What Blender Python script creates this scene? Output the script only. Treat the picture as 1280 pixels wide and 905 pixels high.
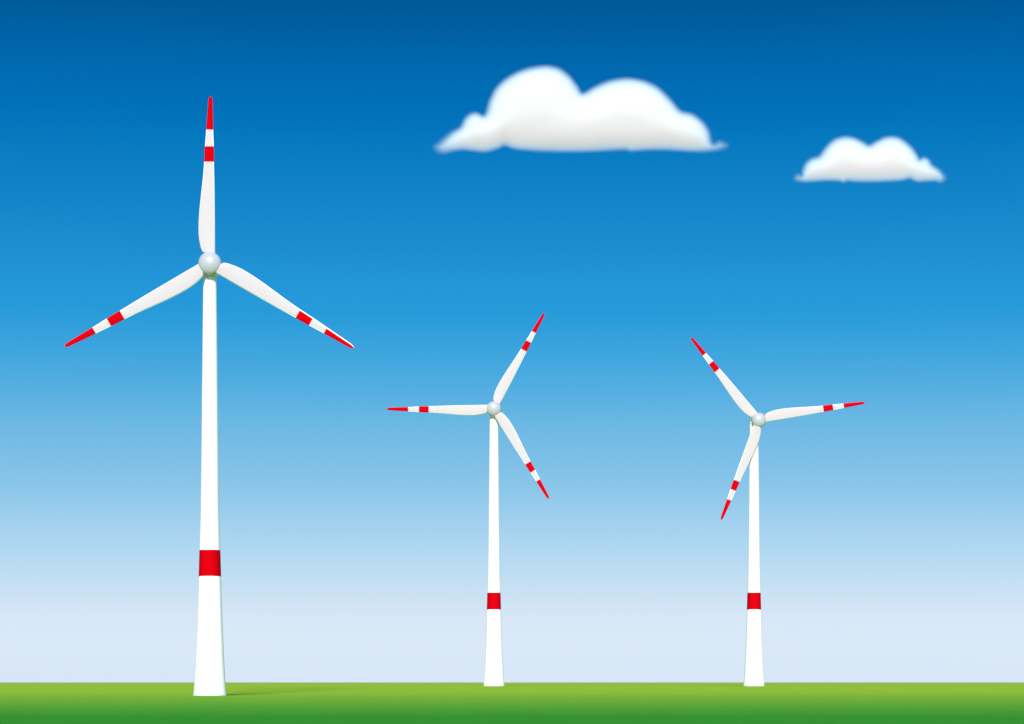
import bpy, bmesh, math
import numpy as np
from mathutils import Vector, Matrix, noise

S = bpy.context.scene
for o in list(bpy.data.objects):
    bpy.data.objects.remove(o)
C = S.collection
R = math.radians

# ------------------------------------------------------------------ camera
F = 2887.0                 # focal length in photo pixels (1280 wide)
EYE = 3.058                # eye height above the near field
HORIZ = 853.0              # photo row of the horizon
CX = 640.0
cam_d = bpy.data.cameras.new('camera')
cam = bpy.data.objects.new('camera', cam_d)
C.objects.link(cam)
cam.location = (0, 0, EYE)
cam.rotation_euler = (R(90), 0, 0)
cam_d.sensor_width = 36.0
cam_d.lens = 36.0 * F / 1280.0
cam_d.shift_y = (HORIZ - 452.5) / 1280.0
cam_d.clip_start = 0.5
cam_d.clip_end = 200000.0
S.camera = cam


def at(px, py, d):
    """world point seen at photo pixel (px, py) at distance d"""
    return Vector(((px - CX) / F * d, d, EYE + (HORIZ - py) / F * d))


# ------------------------------------------------------------------ light and exposure
SUN_EL, SUN_AZ = R(27), R(-2)          # azimuth: behind the camera, a little to the left
EXPOSURE = 0.85
SKY_STRENGTH = 0.12
S.view_settings.view_transform = 'Standard'
S.view_settings.look = 'None'
S.view_settings.gamma = 1.0
S.view_settings.use_curve_mapping = False
S.view_settings.exposure = EXPOSURE
S.cycles.max_bounces = 24
S.cycles.volume_bounces = 16
S.cycles.diffuse_bounces = 4

sun_dir = Vector((math.sin(SUN_AZ) * math.cos(SUN_EL), -math.cos(SUN_AZ) * math.cos(SUN_EL), math.sin(SUN_EL)))
sd = bpy.data.lights.new('sun', 'SUN')
sd.energy = 2.95
sd.angle = R(12.0)
sd.color = (1.0, 0.965, 0.92)
sun = bpy.data.objects.new('sun', sd)
sun.rotation_euler = sun_dir.to_track_quat('Z', 'Y').to_euler()
sun.location = (0, -200, 300)
C.objects.link(sun)

world = bpy.data.worlds.new('World')
S.world = world
world.use_nodes = True
nt = world.node_tree
nt.nodes.clear()
out = nt.nodes.new('ShaderNodeOutputWorld')
bg = nt.nodes.new('ShaderNodeBackground')
sky = nt.nodes.new('ShaderNodeTexSky')
sky.sky_type = 'NISHITA'
sky.sun_disc = False
sky.sun_elevation = SUN_EL
sky.sun_rotation = math.atan2(sun_dir.x, sun_dir.y)
sky.altitude = 0
sky.air_density = 1.0
sky.dust_density = 0.6
sky.ozone_density = 2.0
bg.inputs['Strength'].default_value = SKY_STRENGTH
geo = nt.nodes.new('ShaderNodeTexCoord')
sep = nt.nodes.new('ShaderNodeSeparateXYZ')
nt.links.new(geo.outputs['Generated'], sep.inputs[0])
dv = nt.nodes.new('ShaderNodeMath'); dv.operation = 'DIVIDE'; dv.inputs[1].default_value = 0.6
nt.links.new(sep.outputs['Z'], dv.inputs[0])
ramp = nt.nodes.new('ShaderNodeValToRGB')
nt.links.new(dv.outputs[0], ramp.inputs[0])
mul = nt.nodes.new('ShaderNodeVectorMath'); mul.operation = 'MULTIPLY'
vx = nt.nodes.new('ShaderNodeMapping')
vx.inputs['Scale'].default_value = (0.3, 1, 1)       # an evenly coloured sky from side to side
nt.links.new(geo.outputs['Generated'], vx.inputs[0])
nz_ = nt.nodes.new('ShaderNodeVectorMath'); nz_.operation = 'NORMALIZE'
nt.links.new(vx.outputs[0], nz_.inputs[0])
nt.links.new(nz_.outputs[0], sky.inputs['Vector'])
nt.links.new(sky.outputs[0], mul.inputs[0])
nt.links.new(ramp.outputs[0], mul.inputs[1])
nt.links.new(mul.outputs[0], bg.inputs['Color'])
nt.links.new(bg.outputs[0], out.inputs[0])
# colour of the air by height above the horizon: (sin of elevation, tint of the sky light)
TINT = [  # TINT-BEGIN
    (0.00000, (0.5686, 0.6773, 1.0556)),
    (0.00377, (0.5237, 0.6263, 0.9894)),
    (0.00960, (0.4801, 0.5697, 0.9061)),
    (0.01817, (0.4459, 0.5130, 0.8045)),
    (0.02845, (0.4207, 0.4634, 0.6995)),
    (0.03530, (0.3855, 0.4335, 0.6371)),
    (0.04214, (0.3520, 0.4150, 0.5977)),
    (0.04830, (0.3318, 0.3970, 0.5709)),
    (0.05581, (0.3022, 0.3825, 0.5411)),
    (0.06945, (0.2575, 0.3563, 0.4954)),
    (0.08304, (0.2050, 0.3351, 0.4636)),
    (0.09659, (0.1734, 0.3200, 0.4451)),
    (0.11009, (0.1396, 0.3132, 0.4324)),
    (0.12353, (0.0957, 0.2952, 0.4235)),
    (0.13356, (0.0685, 0.2835, 0.4193)),
    (0.14356, (0.0470, 0.2717, 0.4163)),
    (0.15350, (0.0295, 0.2609, 0.4105)),
    (0.15846, (0.0233, 0.2553, 0.4143)),
    (0.17162, (0.0206, 0.2500, 0.4075)),
    (0.18632, (0.0151, 0.2342, 0.3894)),
    (0.20089, (0.0102, 0.2176, 0.3761)),
    (0.21852, (0.0053, 0.2033, 0.3662)),
    (0.22963, (0.0025, 0.1906, 0.3549)),
    (0.23908, (0.0005, 0.1760, 0.3456)),
    (0.25002, (0.0000, 0.1662, 0.3260)),
    (0.26241, (0.0000, 0.1505, 0.3035)),
    (0.27619, (0.0000, 0.1295, 0.2560)),
    (0.28075, (0.0000, 0.1221, 0.2436)),
    (0.36000, (0.0300, 0.1704, 0.3102)),
    (0.60000, (1.0000, 1.0000, 1.0000)),
]  # TINT-END
cr = ramp.color_ramp
while len(cr.elements) > 1:
    cr.elements.remove(cr.elements[-1])
for i, (z, c) in enumerate(TINT):
    e = cr.elements[0] if i == 0 else cr.elements.new(min(1.0, z / 0.6))
    e.position = min(1.0, z / 0.6)
    e.color = (*c, 1)


# ------------------------------------------------------------------ materials
def srgb(r, g, b):
    f = lambda v: v / 255 / 12.92 if v / 255 <= 0.04045 else ((v / 255 + 0.055) / 1.055) ** 2.4
    return (f(r), f(g), f(b))


def paint(name, col, rough=0.5, spec=0.3, var=0.02, scale=0.6):
    m = bpy.data.materials.new(name)
    m.use_nodes = True
    n = m.node_tree
    b = n.nodes['Principled BSDF']
    b.inputs['Roughness'].default_value = rough
    b.inputs['Specular IOR Level'].default_value = spec
    tc = n.nodes.new('ShaderNodeTexCoord')
    mp = n.nodes.new('ShaderNodeMapping')
    mp.inputs['Scale'].default_value = (1, 1, 0.12)      # faint vertical weathering
    n.links.new(tc.outputs['Object'], mp.inputs[0])
    nz = n.nodes.new('ShaderNodeTexNoise')
    nz.inputs['Scale'].default_value = scale
    nz.inputs['Detail'].default_value = 5
    n.links.new(mp.outputs[0], nz.inputs['Vector'])
    mx = n.nodes.new('ShaderNodeMix'); mx.data_type = 'RGBA'
    mx.inputs[6].default_value = (*[c * (1 - var) for c in col], 1)
    mx.inputs[7].default_value = (*[min(1, c * (1 + var)) for c in col], 1)
    n.links.new(nz.outputs[0], mx.inputs[0])
    n.links.new(mx.outputs[2], b.inputs['Base Color'])
    return m


M_TOWER = paint('white_tower_paint', (0.87, 0.86, 0.86), 0.6, 0.2)
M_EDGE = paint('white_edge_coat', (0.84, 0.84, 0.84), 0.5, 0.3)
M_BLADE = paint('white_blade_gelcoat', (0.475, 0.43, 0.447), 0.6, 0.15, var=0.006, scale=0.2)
M_RED = paint('red_marking_paint', (0.47, 0.0008, 0.004), 0.7, 0.0)
M_HUB = paint('grey_spinner_gelcoat', (0.372, 0.388, 0.43), 0.30, 0.5)
M_NAC = paint('white_nacelle_paint', (0.80, 0.81, 0.82), 0.5, 0.3)
M_CONC = paint('pale_base_grout', (0.62, 0.65, 0.68), 0.8, 0.2)


# ------------------------------------------------------------------ helpers
def link(name, bm, mats, parent=None, smooth=True, recalc=True):
    me = bpy.data.meshes.new(name)
    if recalc:
        bmesh.ops.recalc_face_normals(bm, faces=bm.faces)
    bm.to_mesh(me); bm.free()
    for m in (mats if isinstance(mats, (list, tuple)) else [mats]):
        me.materials.append(m)
    if smooth:
        for p in me.polygons:
            p.use_smooth = True
        me.set_sharp_from_angle(angle=R(40))
    o = bpy.data.objects.new(name, me)
    C.objects.link(o)
    if parent:
        o.parent = parent
    return o


def loft(rings, close=True, bm=None, mat=None):
    bm = bm or bmesh.new()
    vs = [[bm.verts.new(p) for p in r] for r in rings]
    n = len(vs[0])
    for a, b in zip(vs[:-1], vs[1:]):
        for i in range(n):
            f = bm.faces.new((a[i], a[(i + 1) % n], b[(i + 1) % n], b[i]))
            if mat:
                f.material_index = mat(i)
    if close:
        bm.faces.new(vs[0][::-1]); bm.faces.new(vs[-1])
    return bm


def circle(r, z, n=64, cx=0, cy=0):
    return [(cx + r * math.cos(2 * math.pi * k / n), cy + r * math.sin(2 * math.pi * k / n), z) for k in range(n)]


# ------------------------------------------------------------------ ground
PX = 535.0 / F             # metres per photo pixel at the tall turbine
D1 = 535.0
D2 = D1 / 0.64


def ground_z(y):
    def ss(a, b, t):
        t = min(1, max(0, (t - a) / (b - a)))
        return t * t * (3 - 2 * t)
    z2 = EYE - (857.6 - HORIZ) / F * D2
    return z2 * ss(550, 815, y) + (2.75 - z2) * ss(860, 1450, y)


bm = bmesh.new()
ys = [-4000, -2000, -800, -300, -50, 40, 100, 160, 220, 300, 380, 460] + list(range(530, 900, 15)) + \
     list(range(900, 1700, 50)) + [2000, 3000, 5000, 9000, 18000, 35000, 60000]
xs = [-40000, -15000, -5000, -1500, -600, -300, -150, 0, 150, 300, 600, 1500, 5000, 15000, 40000]
gv = [[bm.verts.new((x, y, ground_z(y))) for x in xs] for y in ys]
for j in range(len(ys) - 1):
    for i in range(len(xs) - 1):
        bm.faces.new((gv[j][i], gv[j][i + 1], gv[j + 1][i + 1], gv[j + 1][i]))
m = bpy.data.materials.new('meadow_grass')
m.use_nodes = True
n = m.node_tree
b = n.nodes['Principled BSDF']
b.inputs['Roughness'].default_value = 0.95
b.inputs['Specular IOR Level'].default_value = 0.0
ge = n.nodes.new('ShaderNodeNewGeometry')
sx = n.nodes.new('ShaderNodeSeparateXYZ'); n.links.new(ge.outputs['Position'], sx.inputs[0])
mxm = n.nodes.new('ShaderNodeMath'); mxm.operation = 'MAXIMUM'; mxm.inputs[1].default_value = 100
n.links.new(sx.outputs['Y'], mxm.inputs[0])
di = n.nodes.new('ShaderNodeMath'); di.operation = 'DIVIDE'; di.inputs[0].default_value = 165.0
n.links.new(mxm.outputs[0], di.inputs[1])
# the meadow colour runs from deep green up close to yellow-green far out
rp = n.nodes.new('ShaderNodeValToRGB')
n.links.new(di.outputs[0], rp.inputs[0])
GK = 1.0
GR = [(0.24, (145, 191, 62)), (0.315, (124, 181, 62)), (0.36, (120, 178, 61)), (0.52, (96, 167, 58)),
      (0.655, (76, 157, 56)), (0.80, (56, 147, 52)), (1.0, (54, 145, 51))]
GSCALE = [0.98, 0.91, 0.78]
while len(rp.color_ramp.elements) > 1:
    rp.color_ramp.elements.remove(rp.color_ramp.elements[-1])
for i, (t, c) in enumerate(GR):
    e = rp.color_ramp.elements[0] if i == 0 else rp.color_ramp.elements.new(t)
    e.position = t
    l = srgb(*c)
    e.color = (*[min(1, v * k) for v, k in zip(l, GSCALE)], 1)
# grass texture: fine blades, tufts, broad drifts
def gnoise(scale, sy):
    mp = n.nodes.new('ShaderNodeMapping'); mp.inputs['Scale'].default_value = (1, sy, 1)
    n.links.new(ge.outputs['Position'], mp.inputs[0])
    z = n.nodes.new('ShaderNodeTexNoise'); z.inputs['Scale'].default_value = scale
    z.inputs['Detail'].default_value = 6; z.inputs['Roughness'].default_value = 0.65
    n.links.new(mp.outputs[0], z.inputs['Vector'])
    return z.outputs[0]
a1, a2 = gnoise(1.2, 0.25), gnoise(0.12, 0.2)
ad = n.nodes.new('ShaderNodeMath'); ad.operation = 'ADD'
n.links.new(a1, ad.inputs[0]); n.links.new(a2, ad.inputs[1])
mr = n.nodes.new('ShaderNodeMapRange')
mr.inputs[1].default_value = 0.6; mr.inputs[2].default_value = 1.4
mr.inputs[3].default_value = 0.93; mr.inputs[4].default_value = 1.07
n.links.new(ad.outputs[0], mr.inputs[0])
vm = n.nodes.new('ShaderNodeVectorMath'); vm.operation = 'SCALE'
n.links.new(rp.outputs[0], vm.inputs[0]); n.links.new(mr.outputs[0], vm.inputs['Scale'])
# unseen pale land past the meadow, added to lift cloud bases, cut green bounce
far = n.nodes.new('ShaderNodeMapRange')
ab = n.nodes.new('ShaderNodeMath'); ab.operation = 'ABSOLUTE'
sb = n.nodes.new('ShaderNodeMath'); sb.operation = 'SUBTRACT'; sb.inputs[1].default_value = 750
n.links.new(sx.outputs['Y'], sb.inputs[0]); n.links.new(sb.outputs[0], ab.inputs[0])
far.inputs[1].default_value = 850; far.inputs[2].default_value = 1050
n.links.new(ab.outputs[0], far.inputs[0])
fm = n.nodes.new('ShaderNodeMix'); fm.data_type = 'RGBA'
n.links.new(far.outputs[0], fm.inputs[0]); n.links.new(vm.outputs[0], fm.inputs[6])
fm.inputs[7].default_value = (0.37, 0.34, 0.33, 1)
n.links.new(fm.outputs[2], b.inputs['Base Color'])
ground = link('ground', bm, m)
ground['kind'] = 'structure'

# ------------------------------------------------------------------ wind turbines
# tower silhouette of the tall turbine: photo row -> half width in photo pixels
BASE1 = 869.5
PROF = [(869.5, 20.4), (860, 19.8), (845, 18.9), (830, 17.9), (805, 16.8), (780, 15.7), (750, 14.7), (720, 13.75),
        (688, 12.85), (640, 11.5), (560, 10.5), (480, 9.7), (400, 8.8), (343, 8.15), (331, 8.0)]
HP = [((BASE1 - y) * PX, w * PX) for y, w in PROF]       # (height, radius) in metres


def rad_at(h):
    return float(np.interp(h, [a for a, _ in HP], [r for _, r in HP]))


# blade outline in photo pixels of the tall turbine: radius, left edge, right edge (blade pointing up)
BL = [(6, -5.6, 6.5), (12.8, -6.4, 6.6), (13.8, -8.6, 6.6), (15.0, -9.8, 6.6), (20, -11.4, 6.55), (28, -13.0, 6.45), (36, -13.8, 6.4),
      (43, -14.0, 6.35), (52, -13.8, 6.3), (62, -13.2, 6.2), (71, -12.4, 6.1), (85, -10.9, 5.95), (100, -9.2, 5.75), (113, -7.9, 5.4),
      (126, -6.9, 5.1), (145, -5.9, 4.9), (166, -4.3, 4.15), (185, -2.9, 3.75), (198, -1.9, 3.5), (203, -1.4, 3.3), (206, -0.6, 2.7),
      (207.6, 0.5, 1.6)]


def edges(r):
    rs = [a for a, _, _ in BL]
    return float(np.interp(r, rs, [b for _, b, _ in BL])), float(np.interp(r, rs, [c for _, _, c in BL]))


def thick(r):      # half thickness in pixels
    return float(np.interp(r, [6, 14, 30, 60, 120, 180, 207.6], [4.0, 3.4, 2.4, 1.9, 1.2, 0.75, 0.3]))


def section(r, grow=0.0, inset=0.0):
    """closed blade section at radius r: x = chord, y = depth, z = outward"""
    l, rt = edges(r)
    l += inset
    c, hw, t = (l + rt) / 2, (rt - l) / 2, thick(r)
    rim = min(0.9, hw * 0.28)
    fs = [(-1, 0), (-1 + rim / hw, .74), (-.45, .95), (0, 1), (.45, .95), (1 - rim / hw, .74), (1, 0)]
    pts = []
    g = grow
    for s, w in fs:
        pts.append((c + s * (hw + g), -(w * t + (g if w else 0))))
    for s, w in fs[-2:0:-1]:
        pts.append((c + s * (hw + g), (w * t + g) * 0.9))
    return [(x * PX, y * PX, r * PX) for x, y in pts]


def blade_mesh():
    rs = sorted(set([a for a, _, _ in BL] + list(np.linspace(8, 204, 40))))
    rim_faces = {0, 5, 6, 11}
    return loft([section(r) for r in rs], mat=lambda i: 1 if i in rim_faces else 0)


def sleeve(r0, r1, inset=0.0):
    rs = list(np.linspace(r0, r1, 6))
    if r1 > 200:
        rs = sorted(set(list(np.linspace(r0, 198, 8)) + [201, 203, 205, 206, 207, 207.6]))
    return loft([section(r, 0.18, inset) for r in rs])


protos = {}


def turbine(label, base_px, base_row, dist, hub_px, blades, band_rows, open_blade=None, shroud=None):
    root = bpy.data.objects.new('wind_turbine', None)
    C.objects.link(root)
    root.empty_display_size = 4
    p = at(base_px, base_row, dist)
    root.location = (p.x, dist, ground_z(dist))
    root['label'] = label
    root['category'] = 'wind turbine'
    root['group'] = 'wind turbines standing on the green meadow'
    pxm = dist / F
    over = 3.15
    hubw = at(hub_px[0], hub_px[1], dist - over) - root.location
    # tower
    top_h = hubw.z - 0.1 if shroud is None else hubw.z + 0.3
    hs = sorted(set([h for h, _ in HP if h < top_h] + [top_h]))
    t = link('tower', loft([circle(rad_at(h), h) for h in hs]), M_TOWER, root)
    h0 = (base_row - band_rows[1]) * pxm
    h1 = (base_row - band_rows[0]) * pxm
    link('red_band', loft([circle(rad_at(h) + 0.03, h) for h in (h0, (h0 + h1) / 2, h1)]), M_RED, t)
    link('base_flange', loft([circle(3.88, -0.3), circle(3.9, 0.1), circle(3.9, 0.28), circle(3.80, 0.32)]), M_CONC, root)
    # nacelle: rounded housing behind the hub, hidden by it from the front
    rings = []
    n_ = 40
    for yy, s in ((-2.2, .62), (-1.6, .86), (0, 1.0), (3.5, 1.0), (6.2, .92), (7.4, .72), (7.9, .42)):
        f = min(1, max(0, (over - 0 + yy) / over)) if yy < 0 else 1
        cx = hubw.x * (1 - (yy + over) / (8 + over))
        rings.append([(cx + math.copysign(abs(math.cos(a)) ** .75, math.cos(a)) * 1.4 * s, yy,
                       hubw.z + math.copysign(abs(math.sin(a)) ** .75, math.sin(a)) * 1.6 * s)
                      for a in [2 * math.pi * k / n_ for k in range(n_)]])
    link('nacelle', loft(rings), M_NAC, root)
    # hub: round spinner
    if 'hub' not in protos:
        bmh = bmesh.new()
        bmesh.ops.create_uvsphere(bmh, u_segments=64, v_segments=40, radius=14.45 * PX * (D1 - over) / D1)
        bmesh.ops.scale(bmh, vec=(1, 0.61, 1), verts=bmh.verts)      # a shallow dome
        h = link('hub', bmh, M_HUB, root)
        protos['hub'] = h
    else:
        h = protos['hub'].copy(); C.objects.link(h); h.parent = root
    h.location = hubw
    for k, (ang, ln, off) in enumerate(blades):
        if 'blade' not in protos:
            bl = link('blade', blade_mesh(), [M_BLADE, M_EDGE], root)
            s1 = link('red_band', sleeve(126.3, 145.2), M_RED, bl)
            s2 = link('red_tip', sleeve(166.2, 207.6), M_RED, bl)
            protos['blade'] = (bl, s1, s2)
        else:
            b0, q1, q2 = protos['blade']
            bl = b0.copy(); C.objects.link(bl); bl.parent = root
            for q in (q1, q2):
                c = q.copy(); C.objects.link(c); c.parent = bl
                if k == open_blade:     # upper edge left white beside the red paint
                    rng = (126.3, 145.2) if q is q1 else (166.2, 207.0)
                    tmp = link('tmp', sleeve(*rng, inset=0.9), M_RED)
                    c.data = tmp.data
                    bpy.data.objects.remove(tmp)
        tilt = R(90 - ang)
        bl.rotation_euler = (0, tilt, 0)
        bl.location = hubw + Vector((math.cos(tilt) * off * PX, 0, -math.sin(tilt) * off * PX))
        bl.scale = (1, 1, ln / 207.5)
    return root


turbine('tallest wind turbine, nearest, one blade pointing straight up', 262.35, 869.5, D1, (262.2, 329.2),
        [(90.0, 207.5, 0), (210.1, 207.4, 0), (-30.1, 207.6, 0)], (687.8, 720.5), open_blade=2)
turbine('smaller wind turbine in the middle with one blade level to the left', 617.4, 857.6, D2, (617.2, 510.8),
        [(62.4, 210, 0), (180.8, 208, 1.2), (-58.3, 205, 0)], (741, 762))
turbine('smaller wind turbine on the right, one blade hanging down across its tower', 942.5, 857.6, D2, (948.8, 524.9),
        [(129.8, 207.5, 0), (9.5, 208.5, 0), (249.5, 207.5, 0)], (741, 762), shroud=True)

# ------------------------------------------------------------------ clouds
CL1 = [(66, 385), (80, 370), (100, 355), (140, 326), (172, 308), (190, 276), (210, 258), (235, 252), (262, 263), (274, 250), (285, 210), (310, 160), (350, 120),
       (400, 92), (450, 76), (510, 69), (560, 80), (600, 110), (630, 150), (650, 176), (690, 155), (740, 132), (790, 120),
       (840, 118), (900, 131), (950, 158), (1000, 208), (1032, 244), (1080, 258), (1120, 288), (1145, 325), (1158, 371),
       (1185, 361), (1212, 368), (1220, 382), (1195, 398), (1130, 404), (1060, 402), (1000, 398), (930, 396), (870, 399), (838, 401),
       (812, 396), (700, 402), (600, 404), (500, 402), (420, 397), (380, 391), (345, 380), (320, 391), (270, 404), (220, 400),
       (180, 396), (140, 404), (105, 413), (78, 405)]
CL1 = [(520 + x / 3.122, 60 + y / 3.122) for x, y in CL1]
CL2 = [(115, 388), (130, 366), (150, 360), (170, 370), (178, 330), (198, 290), (235, 260), (285, 243), (310, 215), (350, 163),
       (400, 126), (465, 111), (530, 123), (580, 148), (620, 168), (670, 143), (720, 119), (770, 111), (822, 120), (872, 153),
       (912, 193), (942, 238), (957, 262), (990, 252), (1020, 269), (1042, 303), (1082, 325), (1118, 355), (1138, 385), (1118, 410),
       (1090, 416), (1060, 404), (1000, 405), (950, 408), (915, 397), (890, 387), (830, 400), (750, 405), (650, 408), (540, 408), (480, 402),
       (450, 411), (420, 403), (350, 400), (270, 405), (180, 410), (130, 404)]
CL2 = [(970 + x / 5.333, 150 + y / 5.333) for x, y in CL2]


def cloud(poly, dist, density, label, seed, depth_px=24.0, fall=28.0, tail=45.0):
    P0 = np.array(poly)
    P = []
    for i in range(len(P0)):                     # smooth curve through the outline points
        a, b, c, d_ = P0[i - 1], P0[i], P0[(i + 1) % len(P0)], P0[(i + 2) % len(P0)]
        for t in (0, .25, .5, .75):
            P.append((2 * t ** 3 - 3 * t ** 2 + 1) * b + (t ** 3 - 2 * t ** 2 + t) * (c - a) * .45 +
                     (3 * t ** 2 - 2 * t ** 3) * c + (t ** 3 - t ** 2) * (d_ - b) * .45)
    P = np.array(P)
    x0, x1 = P[:, 0].min() - 8, P[:, 0].max() + 8
    y0, y1 = P[:, 1].min() - 8, P[:, 1].max() + 8
    st = 1.0
    gx = np.arange(x0, x1, st); gy = np.arange(y0, y1, st)
    X, Y = np.meshgrid(gx, gy)
    inside = np.zeros(X.shape, bool)
    dmin = np.full(X.shape, 1e9)
    A, B = P, np.roll(P, -1, axis=0)
    for (ax, ay), (bx, by) in zip(A, B):
        cond = ((ay > Y) != (by > Y))
        with np.errstate(divide='ignore', invalid='ignore'):
            xi = (bx - ax) * (Y - ay) / (by - ay + 1e-12) + ax
        inside ^= cond & (X < xi)
        t = np.clip(((X - ax) * (bx - ax) + (Y - ay) * (by - ay)) / ((bx - ax) ** 2 + (by - ay) ** 2), 0, 1)
        dmin = np.minimum(dmin, np.hypot(X - ax - t * (bx - ax), Y - ay - t * (by - ay)))
    d = np.maximum(np.where(inside, dmin, -dmin) + 3.8, 0)      # thin misty fringe
    T = depth_px * (1 - np.exp(-d / fall)) * (1 - np.exp(-(d / 11.0) ** 1.6))
    ends = np.minimum(X - P[:, 0].min(), P[:, 0].max() - X) / tail       # vapour thins out towards both tips
    ends = np.clip(ends, 0, 1)
    T = T * (0.22 + 0.78 * ends * ends * (3 - 2 * ends))
    k = dist / F
    cxp, cyp = (x0 + x1) / 2, y1
    org = at(cxp, cyp, dist)
    bm = bmesh.new()
    H, W = X.shape
    front = [[None] * W for _ in range(H)]
    back = [[None] * W for _ in range(H)]
    used = T > 0
    for j in range(H):
        for i in range(W):
            nb = used[max(0, j - 1):j + 2, max(0, i - 1):i + 2].any()
            if not nb:
                continue
            x = (X[j, i] - cxp) * k; z = (cyp - Y[j, i]) * k
            if used[j, i]:
                n1 = 1 + 0.04 * noise.noise(Vector((X[j, i] / 22, Y[j, i] / 18, seed)))
                n2 = 1 + 0.2 * noise.noise(Vector((X[j, i] / 22, Y[j, i] / 18, seed + 9)))
                tf = T[j, i] * k
                front[j][i] = bm.verts.new((x, -tf * n1, z))
                back[j][i] = bm.verts.new((x, tf * n2, z))
            else:
                v = bm.verts.new((x, 0, z))
                front[j][i] = back[j][i] = v
    for j in range(H - 1):
        for i in range(W - 1):
            q = ((j, i), (j, i + 1), (j + 1, i + 1), (j + 1, i))
            if not any(used[a, b_] for a, b_ in q):
                continue
            try:
                bm.faces.new([front[a][b_] for a, b_ in q[::-1]])
                bm.faces.new([back[a][b_] for a, b_ in q])
            except ValueError:
                pass
    loose = [v for v in bm.verts if not v.link_faces]
    for v in loose:
        bm.verts.remove(v)
    m = bpy.data.materials.new('cloud_vapour')
    m.use_nodes = True
    n = m.node_tree
    n.nodes.clear()
    o_ = n.nodes.new('ShaderNodeOutputMaterial')
    v_ = n.nodes.new('ShaderNodeVolumeScatter')
    v_.inputs['Color'].default_value = (0.62, 0.86, 1, 1)     # thin mist scatters a little bluer
    v_.inputs['Density'].default_value = density
    v_.inputs['Anisotropy'].default_value = 0.0
    a_ = n.nodes.new('ShaderNodeVolumeAbsorption')
    a_.inputs['Color'].default_value = (0.38, 0.14, 0, 1)
    a_.inputs['Density'].default_value = density * 0.06
    s_ = n.nodes.new('ShaderNodeAddShader')
    n.links.new(v_.outputs[0], s_.inputs[0]); n.links.new(a_.outputs[0], s_.inputs[1])
    n.links.new(s_.outputs[0], o_.inputs['Volume'])
    o = link('cloud', bm, m, recalc=False)
    o.location = org
    o['label'] = label
    o['category'] = 'cloud'
    o['group'] = 'clouds in the blue sky'
    return o


cloud(CL1, 2600.0, 0.28, 'large white cloud with two tall humps, high above the middle turbine', 1.3)
cloud(CL2, 2740.0, 0.34, 'small white cloud with two even humps at the upper right', 5.7, depth_px=15.0, fall=17.0, tail=20.0)
